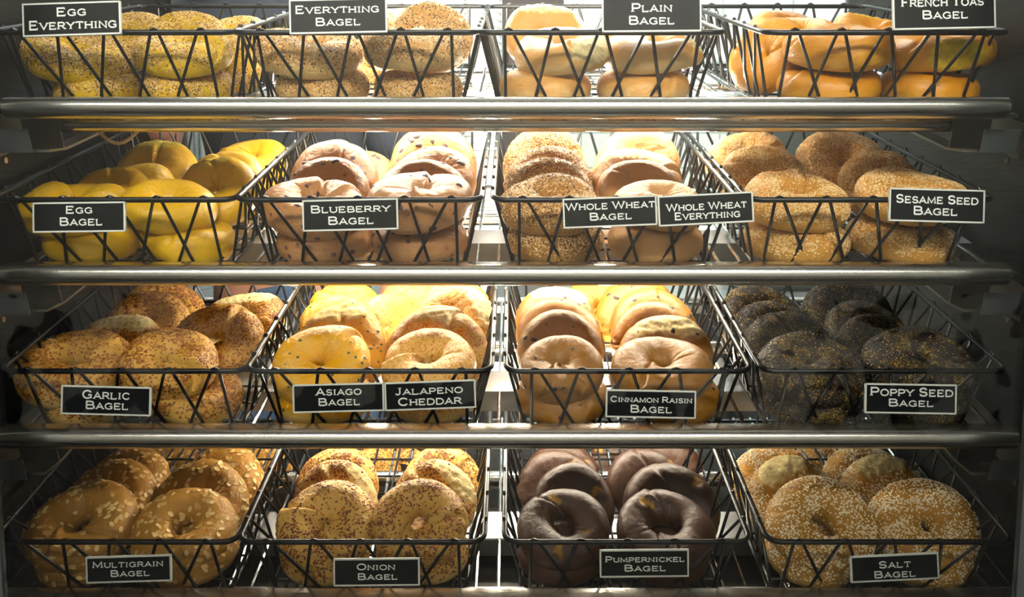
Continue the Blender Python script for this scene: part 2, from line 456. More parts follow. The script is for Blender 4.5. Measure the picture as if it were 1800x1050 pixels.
kind('raisin', 'cinnamon_raisin_bagel', 'brown cinnamon bagel with raisins', crust('crust_raisin', top='#9a6c30', side='#a5783c', relief=.3, rough=.45, coat=.1, mottle=.3), dict(chunks='raisin', mat='raisin', n=15, size=.0072))
kind('poppy', 'poppy_bagel', 'dark bagel crusted in poppy seeds', crust('crust_poppy', '#8e7532', '#a88c3c', patch=('#2b2018', .42, .56), speck=('#1c1613', 620, .72, .26)), dict(tpl='octa', n=4200, size=.0017, mats=['poppy', 'sesame_dark'], w=[.93, .07], names='poppy_seeds', cover=(-.7, .1), asp=(1, .9, .8)))
kind('multigrain', 'multigrain_bagel', 'brown multigrain bagel topped with oat flakes', crust('crust_multigrain', '#a97c3c', '#b68d4e', torn='#b9924e', mottle=.3), dict(tpl='oat', n=165, size=.0074, mats=['oat', 'oat_dark'], w=[.7, .3], names='oat_flakes', asp=(1, .62, .22), clear=.5, cover=(-.5, .3)))
kind('onion', 'onion_bagel', 'golden bagel covered in browned onion bits', crust('crust_onion', '#cfa55c', '#dbbf7c', torn='#e3cd96'), dict(tpl='flake', n=1250, size=.0034, mats=['onion_brown', 'onion_tan'], w=[.72, .28], names='onion_bits', asp=(1, .8, .5)))
kind('pumpernickel', 'pumpernickel_bagel', 'dark brown pumpernickel bagel', crust('crust_pumpernickel', '#402716', '#4a2f1b', relief=.22, torn='#a9803e', rough=.45, coat=.03, mottle=.3), cracks=True)
kind('salt', 'salt_bagel', 'golden bagel sprinkled with coarse salt', crust('crust_salt', '#b8873c', '#cbaa5e', torn='#e2cf98'), dict(tpl='octa', n=2500, size=.0025, mats=['salt', 'sesame'], w=[.8, .2], names='salt_grains', asp=(1, .85, .7)))

# shape variants: 0 open hole, 1 pinched, 2 medium, 3 torn at the top edge, 4 smooth and closed, 5 torn at the right
SHAPES = [dict(hole=.0120, seam=.6), dict(hole=.0022, seam=1.2, seams=2), dict(hole=.0065, seam=1.0, seams=1),
          dict(hole=.0035, seam=.8, torn=((85, 62, .0095),)), dict(hole=.0015, seam=.35, lump=.8), dict(hole=.004, seam=.7, torn=((22, 45, .0125),)),
          dict(hole=.010, seam=.8, seams=2), dict(hole=.005, seam=.9, torn=((-90, 5, .010),))]
def bagel_mesh(key, var):
    K = KIND[key]
    if var in K['me']: return K['me'][var]
    sp = dict(SHAPES[var]); seed = 11 + var*17 + list(KIND).index(key)*131
    if K['cracks']:
        sp['crack'] = [(100, .6, .17, 1.7), (250, .5, .13, 1.2), (330, .45, .08, 1.9)][:2 if var else 3]
        sp['hole'] = max(sp['hole'], .011) if var < 4 else sp['hole']
        if var in (0, 6, 2, 1): sp['hole'] = .0135
    P, F, mask, bare = bagel_shape(seed, **sp)
    me = mesh_np(K['name'], P, F, [K['mat']], dict(torn=mask))
    parts = []
    S = K['seeds']
    if S and 'chunks' in S:
        r = np.random.RandomState(seed + 4); nr, ar = tri_normals(P, F)
        w = ar*(nr[:, 2] > -.5); idx = r.choice(len(F), S['n'], p=w/w.sum())
        for i in idx:
            c = P[F[i]].mean(0) - nr[i]*S['size']*.12
            q = Vector(nr[i]).to_track_quat('Z', 'Y').to_matrix()
            a = math.radians(r.uniform(0, 360)); Rz = Matrix.Rotation(a, 3, 'Z')
            bm = bmesh.new(); bmesh.ops.create_icosphere(bm, subdivisions=2, radius=.5)
            sx = S['size']*r.uniform(.7, 1.2)
            for v in bm.verts:
                k = 1 + .12*math.sin(v.co.x*9 + i) + .1*math.sin(v.co.y*11)
                v.co = (q @ Rz @ Vector((v.co.x*sx*1.15*k, v.co.y*sx*.8*k, v.co.z*sx*.42))) + Vector(c)
            m2 = bpy.data.meshes.new(S['chunks']); bm.to_mesh(m2); bm.free(); m2.materials.append(SEED[S['mat']])
            m2.polygons.foreach_set('use_smooth', [True]*len(m2.polygons))
            parts.append((S['chunks'], m2, None))
    elif S:
        m2 = scatter(S['names'], P, F, np.maximum(mask, .93*bare), S['n'], S['size'], [SEED[k] for k in S['mats']], S['w'], S['tpl'], seed + 9,
                     cover=S.get('cover', (-.35, .45)), asp=S.get('asp', (1, .65, .45)), clear=S.get('clear', .8))
        parts.append((S['names'], m2, 'stuff'))
    K['me'][var] = (me, parts)
    return K['me'][var]

def orient(e, yaw=0, roll=0, spin=0, flip=False):
    """disc facing: e = how far the face is raised from the viewer towards up (degrees)"""
    e = math.radians(e)
    n = UP*math.sin(e) - FW*math.cos(e); y = UP*math.cos(e) + FW*math.sin(e); x = Vector((1, 0, 0))
    R = Matrix((x, y, n)).transposed()
    if flip: R = R @ Matrix.Rotation(math.pi, 3, 'Y')
    R = Matrix.Rotation(math.radians(-roll), 3, FW) @ Matrix.Rotation(math.radians(yaw), 3, UP) @ R
    return R @ Matrix.Rotation(math.radians(spin), 3, 'Z')

OD = 2*(RM + RT)
BAGELS = []
def bagel(key, label, group, center, scale, R):
    me, parts = bagel_mesh(key, bagel.var)
    o = link(KIND[key]['name'], me); tag(o, label, 'bagel', group)
    o.matrix_world = Matrix.Translation(center) @ (R.to_4x4() @ Matrix.Scale(scale, 4))
    for nm, m2, kd in parts:
        c = link(nm, m2, o)
        if kd: c['kind'] = kd
    BAGELS.append(o)
    return o

SPOT = {'LL': 'lowest at the front left', 'LR': 'lowest at the front right', 'UL': 'uppermost at the front left', 'UR': 'uppermost at the front right'}
ORD = ['second', 'third', 'fourth', 'fifth', 'sixth', 'seventh']
def fill(row, items, group, where):
    cnt = {'A': 0, 'B': 0, 'C': 0}
    b0 = row_base(row)
    for it in items:
        key, role, px, py, w = it[:5]; var = it[5] if len(it) > 5 else 2
        kw = dict(it[6]) if len(it) > 6 else {}
        txt = kw.pop('txt', ''); v = kw.pop('v', None); e = kw.pop('e', None); flip = kw.pop('flip', False)
        roll = kw.get('roll', 0); spin = kw.get('spin', rnd.uniform(0, 360) if var not in (3, 5, 7) else 0); yaw = kw.get('yaw', 0)
        scale0 = .97
        half = lambda e_, s: (RM*math.cos(math.radians(e_)) + RT*.9)*s
        if role in ('LL', 'LR'):
            e = 68 if e is None else e; v = .056 if v is None else v; ww = .0205
            p = b0 + CV*v + CW*ww; z = p.z
            sc_ = min(1.12, max(.86, w*z/FPX/OD)); p = b0 + CV*v + CW*(.0205*sc_)
        elif role in ('UL', 'UR'):
            e = 65 if e is None else e; v = .058 if v is None else v
            k = (525 - py)/FPX                                      # the height that puts it at this line of sight
            q = b0 + CV*v
            ww = (k*q.z - q.y)/(CW.y - k*CW.z)
            p = q + CW*ww; sc_ = min(1.12, max(.86, w*p.z/FPX/OD))
        else:                                                       # leaning in the rows behind; py = its top edge
            e = 24 if e is None else e
            k = (525 - py)/FPX; sc_ = scale0
            for _ in range(3):
                h = half(e, sc_); dz = RM*math.sin(math.radians(e))*sc_
                if v is None or kw.get('auto'):
                    kw['auto'] = 1
                    th = math.radians(e) + ALPHA
                    ww = (RM*math.cos(th) + RT*.85)*sc_
                    a = b0 + CW*ww
                    v = (k*(a.z + dz) - a.y - h)/(CV.y - k*CV.z); v = min(max(v, .10), .36)
                    p = a + CV*v
                else:
                    q = b0 + CV*v
                    ww = (k*(q.z + dz) - q.y - h)/(CW.y - k*CW.z); p = q + CW*ww
                sc_ = min(1.12, max(.86, w*p.z/FPX/OD))
        x = (px - 900)*p.z/FPX
        if role in SPOT: where_txt = SPOT[role]
        else:
            cnt[role] += 1
            where_txt = {'A': '%s in the left column', 'B': '%s in the right column', 'C': '%s in the middle gap'}[role] % (ORD[cnt[role]-1] if role != 'C' else ['rear', 'rearmost'][cnt[role]-1])
        bagel.var = var
        lab = KIND[key]['phrase'] + (' ' + txt if txt else '') + ' ' + where_txt
        bagel(key, lab, group, W(x, p.y, p.z), sc_, orient(e, yaw, roll, spin, flip))

#BASKETS_BEGIN
B = []
T3, T5 = 'torn on top', 'torn at the side'
B.append((0, 190, 'egg everything', [
 ('egg_everything', 'LL', 177, 0, 158, 4), ('egg_everything', 'LR', 328, 0, 157, 4),
 ('egg_everything', 'UL', 138, 107, 178, 1, dict(roll=-10, e=62)), ('egg_everything', 'UR', 326, 97, 168, 1, dict(e=62)),
 ('egg_everything', 'A', 232, 23, 138, 4, dict(v=.17, e=35)), ('egg_everything', 'B', 328, 24, 150, 2, dict(v=.13, e=45)),
 ('egg_everything', 'B', 410, 28, 130, 4, dict(v=.2, e=40, roll=8)), ('egg_everything', 'B', 395, 75, 140, 4, dict(v=.16, e=20, roll=20))]))
B.append((0, 623, 'everything', [
 ('everything', 'LL', 568, 0, 163, 4), ('everything', 'LR', 738, 0, 157, 4),
 ('everything', 'UL', 546, 100, 182, 1, dict(roll=-5, e=64)), ('everything', 'UR', 730, 90, 178, 1, dict(e=66)),
 ('everything', 'A', 560, 40, 150, 4, dict(v=.14, e=40)), ('everything', 'B', 756, 8, 150, 4, dict(v=.15, e=25)),
 ('everything', 'B', 700, 20, 140, 4, dict(v=.21, e=30)), ('everything', 'C', 655, 70, 130, 4, dict(v=.25, e=25))]))
B.append((0, 1058, 'plain', [
 ('plain', 'LL', 960, 0, 167, 4), ('plain', 'LR', 1128, 0, 168, 4),
 ('plain', 'UL', 990, 94, 168, 5, dict(roll=6, e=60, spin=-60)), ('plain', 'UR', 1152, 93, 168, 5, dict(roll=3, e=64, spin=-20)),
 ('plain', 'A', 960, 9, 150, 3, dict(v=.13, e=30, txt='leaning and wrinkled')), ('plain', 'B', 1120, 32, 150, 4, dict(v=.15, e=40))]))
B.append((0, 1560, 'french toast', [
 ('french_toast', 'LL', 1452, 0, 178, 4), ('french_toast', 'LR', 1630, 0, 168, 4),
 ('french_toast', 'UL', 1471, 87, 190, 2, dict(roll=2, e=66)), ('french_toast', 'UR', 1652, 89, 180, 7, dict(roll=5, e=64, txt='with a torn yellow patch')),
 ('french_toast', 'A', 1352, 36, 130, 4, dict(v=.12, e=15, yaw=-42)), ('french_toast', 'A', 1405, 31, 125, 1, dict(v=.17, e=45, roll=6)),
 ('french_toast', 'A', 1378, 19, 130, 4, dict(v=.235, e=40)), ('french_toast', 'B', 1530, 24, 135, 3, dict(v=.17, e=50, roll=-8)),
 ('french_toast', 'B', 1640, 30, 135, 4, dict(v=.2, e=45))]))
B.append((1, 195, 'egg', [
 ('egg', 'LL', 165, 0, 168, 4), ('egg', 'LR', 330, 0, 168, 4, dict(roll=-8)),
 ('egg', 'UL', 132, 371, 178, 1, dict(spin=30)), ('egg', 'UR', 296, 364, 160, 2, dict(roll=-13, e=58, spin=200)),
 ('egg', 'A', 192, 297, 145, 3, dict(v=.125, e=50, roll=10, txt=T3)), ('egg', 'A', 243, 286, 135, 4, dict(v=.19, e=40, roll=8)),
 ('egg', 'A', 268, 253, 162, 3, dict(v=.25, e=40, roll=12, spin=-20, txt=T3)),
 ('egg', 'B', 383, 280, 150, 3, dict(v=.13, e=32, roll=14, txt=T3)), ('egg', 'B', 402, 265, 140, 4, dict(v=.21, e=40, roll=10)),
 ('egg', 'B', 447, 243, 115, 1, dict(v=.31, e=40))]))
B.append((1, 630, 'blueberry', [
 ('blueberry', 'LL', 577, 0, 166, 4), ('blueberry', 'LR', 742, 0, 162, 4),
 ('blueberry', 'UL', 551, 366, 174, 6, dict(roll=-6, e=58, spin=40)), ('blueberry', 'UR', 740, 354, 184, 1, dict(e=62)),
 ('blueberry', 'A', 578, 280, 150, 2, dict(v=.13, e=34, roll=6)), ('blueberry', 'A', 588, 249, 160, 4, dict(v=.20, e=30, roll=5)),
 ('blueberry', 'A', 632, 268, 110, 4, dict(v=.29, e=35)),
 ('blueberry', 'B', 745, 286, 165, 1, dict(v=.12, e=38)), ('blueberry', 'B', 762, 262, 156, 2, dict(v=.19, e=35)), ('blueberry', 'B', 763, 228, 160, 4, dict(v=.26, e=18))]))
B.append((1, 1083, 'whole wheat', [
 ('wheat_everything', 'LL', 975, 0, 170, 4), ('wheat', 'LR', 1153, 0, 176, 4),
 ('wheat_everything', 'UL', 967, 362, 178, 2, dict(e=58, spin=100)), ('wheat', 'UR', 1157, 361, 158, 2, dict(e=62, spin=60)),
 ('wheat_everything', 'A', 965, 283, 162, 4, dict(v=.12, e=36)), ('wheat_everything', 'A', 962, 260, 158, 4, dict(v=.18, e=30)), ('wheat_everything', 'A', 958, 229, 148, 4, dict(v=.25, e=20)),
 ('wheat', 'B', 1121, 280, 146, 4, dict(v=.125, e=28)), ('wheat', 'B', 1115, 258, 156, 3, dict(v=.19, e=35, txt=T3)), ('wheat', 'B', 1120, 225, 150, 4, dict(v=.26, e=20))]))
B.append((1, 1533, 'sesame seed', [
 ('sesame', 'LL', 1400, 0, 180, 4), ('sesame', 'LR', 1578, 0, 184, 4, dict(roll=-4)),
 ('sesame', 'UL', 1400, 358, 178, 1, dict(roll=2, e=60)), ('sesame', 'UR', 1598, 346, 182, 4, dict(e=62)),
 ('sesame', 'A', 1340, 258, 152, 4, dict(v=.15, e=30, roll=8)), ('sesame', 'A', 1312, 232, 146, 4, dict(v=.23, e=32, roll=8)),
 ('sesame', 'B', 1546, 268, 152, 4, dict(v=.14, e=30, roll=-12)), ('sesame', 'B', 1474, 227, 155, 4, dict(v=.22, e=25, roll=8))]))
B.append((2, 215, 'garlic', [
 ('garlic', 'LL', 165, 0, 178, 4), ('garlic', 'LR', 342, 0, 170, 4, dict(roll=-10)),
 ('garlic', 'UL', 131, 646, 182, 6, dict(roll=-4, e=56, spin=60)), ('garlic', 'UR', 296, 641, 170, 1, dict(roll=-10, e=52)),
 ('garlic', 'A', 205, 552, 155, 3, dict(v=.125, e=38, roll=12, spin=-15, txt=T3)), ('garlic', 'A', 262, 511, 150, 4, dict(v=.2, e=30)), ('garlic', 'A', 285, 496, 165, 4, dict(v=.28, e=30)),
 ('garlic', 'B', 384, 541, 152, 2, dict(v=.13, e=38, roll=6)), ('garlic', 'B', 428, 512, 145, 3, dict(v=.22, e=45, roll=8, txt=T3))]))
B.append((2, 648, 'jalapeno cheddar and asiago', [
 ('jalapeno', 'LL', 568, 0, 172, 4), ('asiago', 'LR', 755, 0, 166, 4),
 ('jalapeno', 'UL', 563, 645, 180, 2, dict(e=48, spin=80)), ('asiago', 'UR', 753, 643, 168, 2, dict(e=50, spin=60)),
 ('jalapeno', 'A', 595, 542, 175, 3, dict(v=.125, e=28, roll=8, txt=T3)), ('jalapeno', 'A', 592, 518, 145, 4, dict(v=.195, e=35)), ('jalapeno', 'A', 608, 496, 125, 1, dict(v=.28, e=35)),
 ('asiago', 'C', 690, 515, 140, 4, dict(v=.24, e=15, yaw=62)),
 ('asiago', 'B', 766, 541, 172, 3, dict(v=.125, e=24, txt=T3)), ('asiago', 'B', 800, 505, 140, 5, dict(v=.2, e=25, roll=10, txt=T5)), ('asiago', 'B', 800, 490, 140, 4, dict(v=.28, e=30)), ('asiago', 'C', 720, 492, 120, 4, dict(v=.33, e=30))]))
B.append((2, 1105, 'cinnamon raisin', [
 ('raisin', 'LL', 990, 0, 160, 4), ('raisin', 'LR', 1184, 0, 162, 4, dict(roll=4)),
 ('raisin', 'UL', 985, 650, 156, 1, dict(e=47, spin=80)), ('raisin', 'UR', 1160, 652, 173, 2, dict(e=58, spin=70)),
 ('raisin', 'A', 985, 551, 157, 4, dict(v=.125, e=22)), ('raisin', 'A', 980, 526, 144, 2, dict(v=.18, e=30)), ('raisin', 'A', 977, 499, 142, 3, dict(v=.24, e=30, txt=T3)),
 ('raisin', 'B', 1170, 550, 170, 3, dict(v=.125, e=24, roll=10, txt=T3)), ('raisin', 'B', 1152, 533, 155, 2, dict(v=.18, e=28)), ('raisin', 'B', 1148, 512, 158, 4, dict(v=.235, e=30)), ('raisin', 'B', 1122, 492, 152, 4, dict(v=.3, e=25)),
 ('raisin', 'C', 1050, 492, 120, 4, dict(v=.33, e=30))]))
B.append((2, 1557, 'poppy seed', [
 ('poppy', 'LL', 1420, 0, 180, 4), ('poppy', 'LR', 1602, 0, 178, 4),
 ('poppy', 'UL', 1420, 650, 178, 4, dict(e=56)), ('poppy', 'UR', 1612, 645, 190, 2, dict(e=60, spin=90)),
 ('poppy', 'A', 1387, 553, 156, 4, dict(v=.13, e=30)), ('poppy', 'A', 1360, 530, 145, 4, dict(v=.19, e=30)), ('poppy', 'A', 1338, 503, 145, 4, dict(v=.25, e=35)),
 ('poppy', 'B', 1548, 553, 156, 5, dict(v=.13, e=30, roll=-10)), ('poppy', 'B', 1522, 530, 150, 4, dict(v=.19, e=30, roll=-6)), ('poppy', 'B', 1486, 494, 160, 4, dict(v=.26, e=22))]))
B.append((3, 200, 'multigrain', [
 ('multigrain', 'LL', 146, 0, 174, 4), ('multigrain', 'LR', 328, 0, 174, 4),
 ('multigrain', 'UL', 147, 927, 185, 6, dict(e=50, spin=20)), ('multigrain', 'UR', 326, 934, 177, 0, dict(e=52, spin=30)),
 ('multigrain', 'A', 190, 811, 164, 4, dict(v=.125, e=38, roll=6)), ('multigrain', 'A', 220, 789, 152, 4, dict(v=.195, e=34, roll=5)),
 ('multigrain', 'B', 352, 812, 172, 1, dict(v=.125, e=42, roll=6)), ('multigrain', 'B', 385, 788, 152, 4, dict(v=.2, e=38)),
 ('multigrain', 'C', 302, 782, 120, 4, dict(v=.3, e=35)), ('multigrain', 'B', 452, 786, 115, 4, dict(v=.3, e=35))]))
B.append((3, 635, 'onion', [
 ('onion', 'LL', 573, 0, 168, 4), ('onion', 'LR', 742, 0, 165, 4),
 ('onion', 'UL', 577, 925, 170, 1, dict(e=46, spin=60)), ('onion', 'UR', 735, 921, 170, 6, dict(e=42, spin=70)),
 ('onion', 'A', 592, 809, 155, 5, dict(v=.125, e=22, txt='bare at the right')), ('onion', 'A', 594, 786, 150, 4, dict(v=.19, e=22)), ('onion', 'C', 658, 786, 115, 4, dict(v=.3, e=20, yaw=45)),
 ('onion', 'B', 765, 807, 158, 5, dict(v=.13, e=26, roll=20, txt=T5)), ('onion', 'B', 777, 784, 150, 4, dict(v=.2, e=25)), ('onion', 'C', 700, 782, 110, 4, dict(v=.34, e=30))]))
B.append((3, 1103, 'pumpernickel', [
 ('pumpernickel', 'LL', 990, 0, 160, 4), ('pumpernickel', 'LR', 1168, 0, 165, 4),
 ('pumpernickel', 'UL', 990, 930, 162, 0, dict(e=48, spin=0)), ('pumpernickel', 'UR', 1168, 934, 172, 6, dict(e=52, spin=20)),
 ('pumpernickel', 'A', 1008, 818, 150, 4, dict(v=.125, e=24, flip=False)), ('pumpernickel', 'A', 985, 794, 156, 4, dict(v=.19, e=30)), ('pumpernickel', 'A', 990, 780, 145, 4, dict(v=.26, e=30)),
 ('pumpernickel', 'B', 1182, 817, 167, 4, dict(v=.125, e=26, roll=5)), ('pumpernickel', 'B', 1140, 791, 142, 4, dict(v=.19, e=32)), ('pumpernickel', 'B', 1172, 778, 130, 4, dict(v=.27, e=30)), ('pumpernickel', 'C', 1080, 775, 110, 4, dict(v=.33, e=30))]))
B.append((3, 1566, 'salt', [
 ('salt', 'LL', 1432, 0, 172, 4), ('salt', 'LR', 1622, 0, 174, 4),
 ('salt', 'UL', 1442, 928, 188, 0, dict(e=46, spin=120)), ('salt', 'UR', 1622, 930, 190, 2, dict(e=48, roll=7, spin=60)),
 ('salt', 'A', 1400, 811, 168, 3, dict(v=.125, e=28, roll=-10, spin=40, txt=T3)), ('salt', 'A', 1360, 785, 152, 1, dict(v=.2, e=42)),
 ('salt', 'B', 1560, 809, 160, 3, dict(v=.135, e=32, roll=-6, spin=20, txt=T3)), ('salt', 'B', 1532, 788, 165, 4, dict(v=.22, e=42)), ('salt', 'C', 1455, 780, 130, 4, dict(v=.3, e=35))]))
#BASKETS_END

# ---------------------------------------------------------------- wire baskets
def rr(hw, v0, v1, w, rad=.016, n=5):
    pts = []
    for cx, cy, a0 in ((hw-rad, v0+rad, -90), (hw-rad, v1-rad, 0), (-hw+rad, v1-rad, 90), (-hw+rad, v0+rad, 180)):
        for i in range(n+1):
            a = math.radians(a0 + 90*i/n); pts.append((cx + rad*math.cos(a), cy + rad*math.sin(a), w))
    return pts
_bk = {}
def basket_parts():
    if _bk: return _bk
    hw, hb = BW/2, BW/2 - .023
    f0, f1 = -BS, BL - BS                 # rim front / back along v (base front is v = 0)
    b0, b1 = 0.0, BL - 2*BS
    _bk['rim'] = MB().tube(rr(hw, f0, f1, BH), .0033, 10, True).mesh('rim', [M['wire']], True)
    m = MB().tube(rr(hb, b0, b1, .0025), .0026, 8, True)
    for i in range(9):
        v = b0 + (b1 - b0)*(i + .5)/9; m.tube([(-hb, v, .001), (hb, v, .001)], .0017, 6)
    for i in range(7):
        u = -hb + 2*hb*(i + .5)/7; m.tube([(u, b0, .0035), (u, b1, .0035)], .0017, 6)
    _bk['base_grid'] = m.mesh('base_grid', [M['wire']], True)
    def lattice(name, n, P):                # P(s, h): point at distance s along the side, height fraction h, offset
        m = MB(); step = 1.0/n
        for k in range(n):
            s = (k + .5)*step; g = step*.10
            lo = .75*step
            pts = [P(max(0, s - lo), 0), P(max(0, s - lo) + .02*step, .06), P(s - g, .97), P(s - g*.6, 1.03), P(s, 1.045), P(s + g*.6, 1.03), P(s + g, .97),
                   P(min(1, s + lo) - .02*step, .06), P(min(1, s + lo), 0)]
            m.tube(pts, .0020, 6)
        _bk[name] = m.mesh(name, [M['wire']], True)
    lattice('front_lattice', 5, lambda s, h: ((-1 + 2*s)*(hb - .008 + (hw - hb)*h), b0 + (f0 - b0)*h, BH*h))
    lattice('back_lattice', 5, lambda s, h: ((-1 + 2*s)*(hb - .008 + (hw - hb)*h), b1 + (f1 - b1)*h, BH*h))
    for nm, sg in (('side_lattice', -1), ('side_lattice', 1)):
        key = nm + str(sg)
        lattice(key, 8, lambda s, h, sg=sg: (sg*(hb + (hw - hb)*h), (b0 + .012)*(1-h) + (f0 + .014)*h + s*((b1 - b0 - .024)*(1-h) + (f1 - f0 - .028)*h), BH*h))
    return _bk
ROWN = ['top', 'second', 'third', 'bottom']
COLN = ['far left', 'left of centre', 'right of centre', 'far right']
for i, (row, bpx, content, items) in enumerate(B):
    colr = i % 4
    u = (bpx - 900)*Z0/FPX
    bk = empty('wire_basket', L2W(row, u, 0, .003), ROT)
    tag(bk, 'black wire basket holding the %s bagels' % content, 'basket', 'wire bagel baskets')
    for k, me in basket_parts().items():
        link('side_lattice' if k.startswith('side_lattice') else k, me, bk)
    fill(row, items, '%s bagels in one wire basket' % content, colr)

# ---------------------------------------------------------------- shelves, lamps, brackets
RAILY = [(190, .98), (483, .98), (770, .98), (1062, .985)]
RX = [(12, 1767), (8, 1768), (3, 1782), (0, 1790)]
def front_rail(r):
    py, z = RAILY[r]
    c = Vector((0, (525 - py)*z/FPX, z)); d = c - row_base(r)
    v, w = d.dot(CV), d.dot(CW)
    x0 = (RX[r][0] - 900)*z/FPX; x1 = (RX[r][1] - 900)*z/FPX
    R_ = .0125
    prof = []
    for i in range(25):                               # rolled nose, open to the back
        a = math.radians(100 + i*200/24)
        prof.append((v + R_*math.cos(a), w + R_*math.sin(a)))
    top = prof[0]
    prof = [(-.004, -.004), (-.004, -.001), (v + .014, w + R_*.86)] + prof + [(v + .006, w - R_ - .001), (v + .006, w - R_ + .002)]
    m = MB().prism(prof, x0, x1)
    return m.mesh('front_rail', [M['steel']], True), x0, x1, v, w
for r in range(4):
    sh = empty('display_shelf', L2W(r, 0, 0, 0), ROT)
    tag(sh, ['topmost', 'second from top', 'third from top', 'bottom'][r] + ' steel shelf with a rolled front rail, carrying the %s row of baskets' % ROWN[r], 'shelf', 'sloping display shelves')
    me, x0, x1, rv, rw = front_rail(r)
    link('front_rail', me, sh)
    xa, xb = SX0 + .012, SX1 - .012
    m = MB().box(xa, xb, -.006, .014, -.006, -.001); link('front_lip', m.mesh('front_lip', [M['pan']]), sh)
    if r == 3: m = MB().box(xa, xb, .105, .165, -.030, -.001); link('cross_beam', m.mesh('cross_beam', [M['pan']], bevel=.002), sh)
    z = 1.06; up = (525 - (232, 500, 781, 1075)[r])*z/FPX + .009          # rounded valance under the nose
    d = Vector((0, up, z)) - row_base(r); cv, cw = d.dot(CV), d.dot(CW)
    prof = [(cv + .009*math.cos(math.radians(100 + 8*i)), cw + .009*math.sin(math.radians(100 + 8*i))) for i in range(26)]
    prof += [(cv + .02, cw - .0075), (cv + .02, cw - .006)] + [(cv + .007*math.cos(math.radians(270 - 17*i)), cw + .007*math.sin(math.radians(270 - 17*i))) for i in range(11)]
    link('front_valance', MB().prism(prof, (62 - 900)*z/FPX, (1716 - 900)*z/FPX).mesh('front_valance', [M['steel']], True), sh)
    m = MB()
    m.tube([(xa, .262, -.014), (xb, .262, -.014)], .0115, 14)
    link('rear_rail', m.mesh('rear_rail', [M['steel']], True), sh)
    m = MB(); n = 44
    for i in range(n):
        u = xa + .02 + (xb - xa - .04)*i/(n-1)
        m.tube([(u, 0, -.0035), (u, .42, -.0035)], .0023, 6)
    m.tube([(xa, .42, -.008), (xb, .42, -.008)], .004, 8)
    link('rod_deck', m.mesh('rod_deck', [M['chrome']], True), sh)
    if r == 3:
        m = MB().box(xa, xb, -.06, .46, -.046, -.040); link('base_pan', m.mesh('base_pan', [M['dark_steel']]), sh)
    # brackets
    for sg, nm in ((-1, 'left'), (1, 'right')):
        bx = x0 if sg < 0 else x1
        br = empty('shelf_bracket', L2W(r, bx, 0, 0), ROT)
        tag(br, 'dark steel bracket holding the %s end of the %s shelf' % (nm, ['topmost', 'second', 'third', 'bottom'][r]), 'bracket', 'shelf brackets')
        s = -sg                                         # towards the middle
        def bx_(a, b, *q):
            a, b = (a*s, b*s) if a*s < b*s else (b*s, a*s)
            return (a, b) + q
        m = MB().box(*bx_(-.032, -.030, -.05, .30, -.046, -.005)); link('wall_plate', m.mesh('wall_plate', [M['bracket']]), br)
        m = MB().prism([(-.028, -.042), (.012, -.048), (.30, -.048), (.30, -.045), (.012, -.045), (-.026, -.039)], *sorted((.004*s, .026*s))); link('arm', m.mesh('arm', [M['bracket']]), br)
        m = MB().prism([(.006, -.047), (.008, -.047), (.008, -.006), (.006, -.006)], *sorted((-.02*s, .026*s))); link('end_web', m.mesh('end_web', [M['bracket']]), br)
        m = MB().box(*bx_(-.034, .013, -.042, -.040, -.040, -.012)); link('front_tab', m.mesh('front_tab', [M['tab']], bevel=.0006), br)
        m = MB(); m.tube([(-.031*s, -.028, -.052), (-.0285*s, -.028, -.052)], .004, 10); link('screw', m.mesh('screw', [M['steel']], True), br)

# lamps: a strip fixture across the middle of each shelf's underside, one more under the canopy above the frame
def lamp(r, label):
    if r >= 0: loc = L2W(r, 0, 0, 0)
    else:
        p = row_base(0) + Vector((0, .196, 0)); loc = W(0, p.y, p.z)
    lp = empty('shelf_lamp', loc, ROT); tag(lp, label, 'lamp', 'strip lamps under the shelves')
    xa, xb = SX0 + .012, SX1 - .012; lv = .205 if r >= 0 else .18
    link('housing', MB().prism([(.105, -.001), (.165, -.001), (.165, -.024), (.163, -.024), (.150, -.020), (.120, -.020), (.107, -.031), (.105, -.031)], xa, xb).mesh('housing', [M['pan']]), lp)
    m = MB().tube([(-.34, lv, -.016), (.29, lv, -.016)], .0065 if r >= 0 else .009, 12)
    link('lamp_tube', m.mesh('lamp_tube', [M['lamp_white']], True), lp)
    for x in (-.348, .298): link('tube_holder', MB().box(x - .006, x + .006, .160, .215, -.024, -.006).mesh('tube_holder', [M['pan']], bevel=.001), lp)
lamp(-1, 'strip lamp under the canopy above the top row of baskets')
lamp(0, 'steel strip lamp across the underside of the topmost shelf')
lamp(1, 'steel strip lamp across the underside of the second shelf')
lamp(2, 'steel strip lamp across the underside of the third shelf')

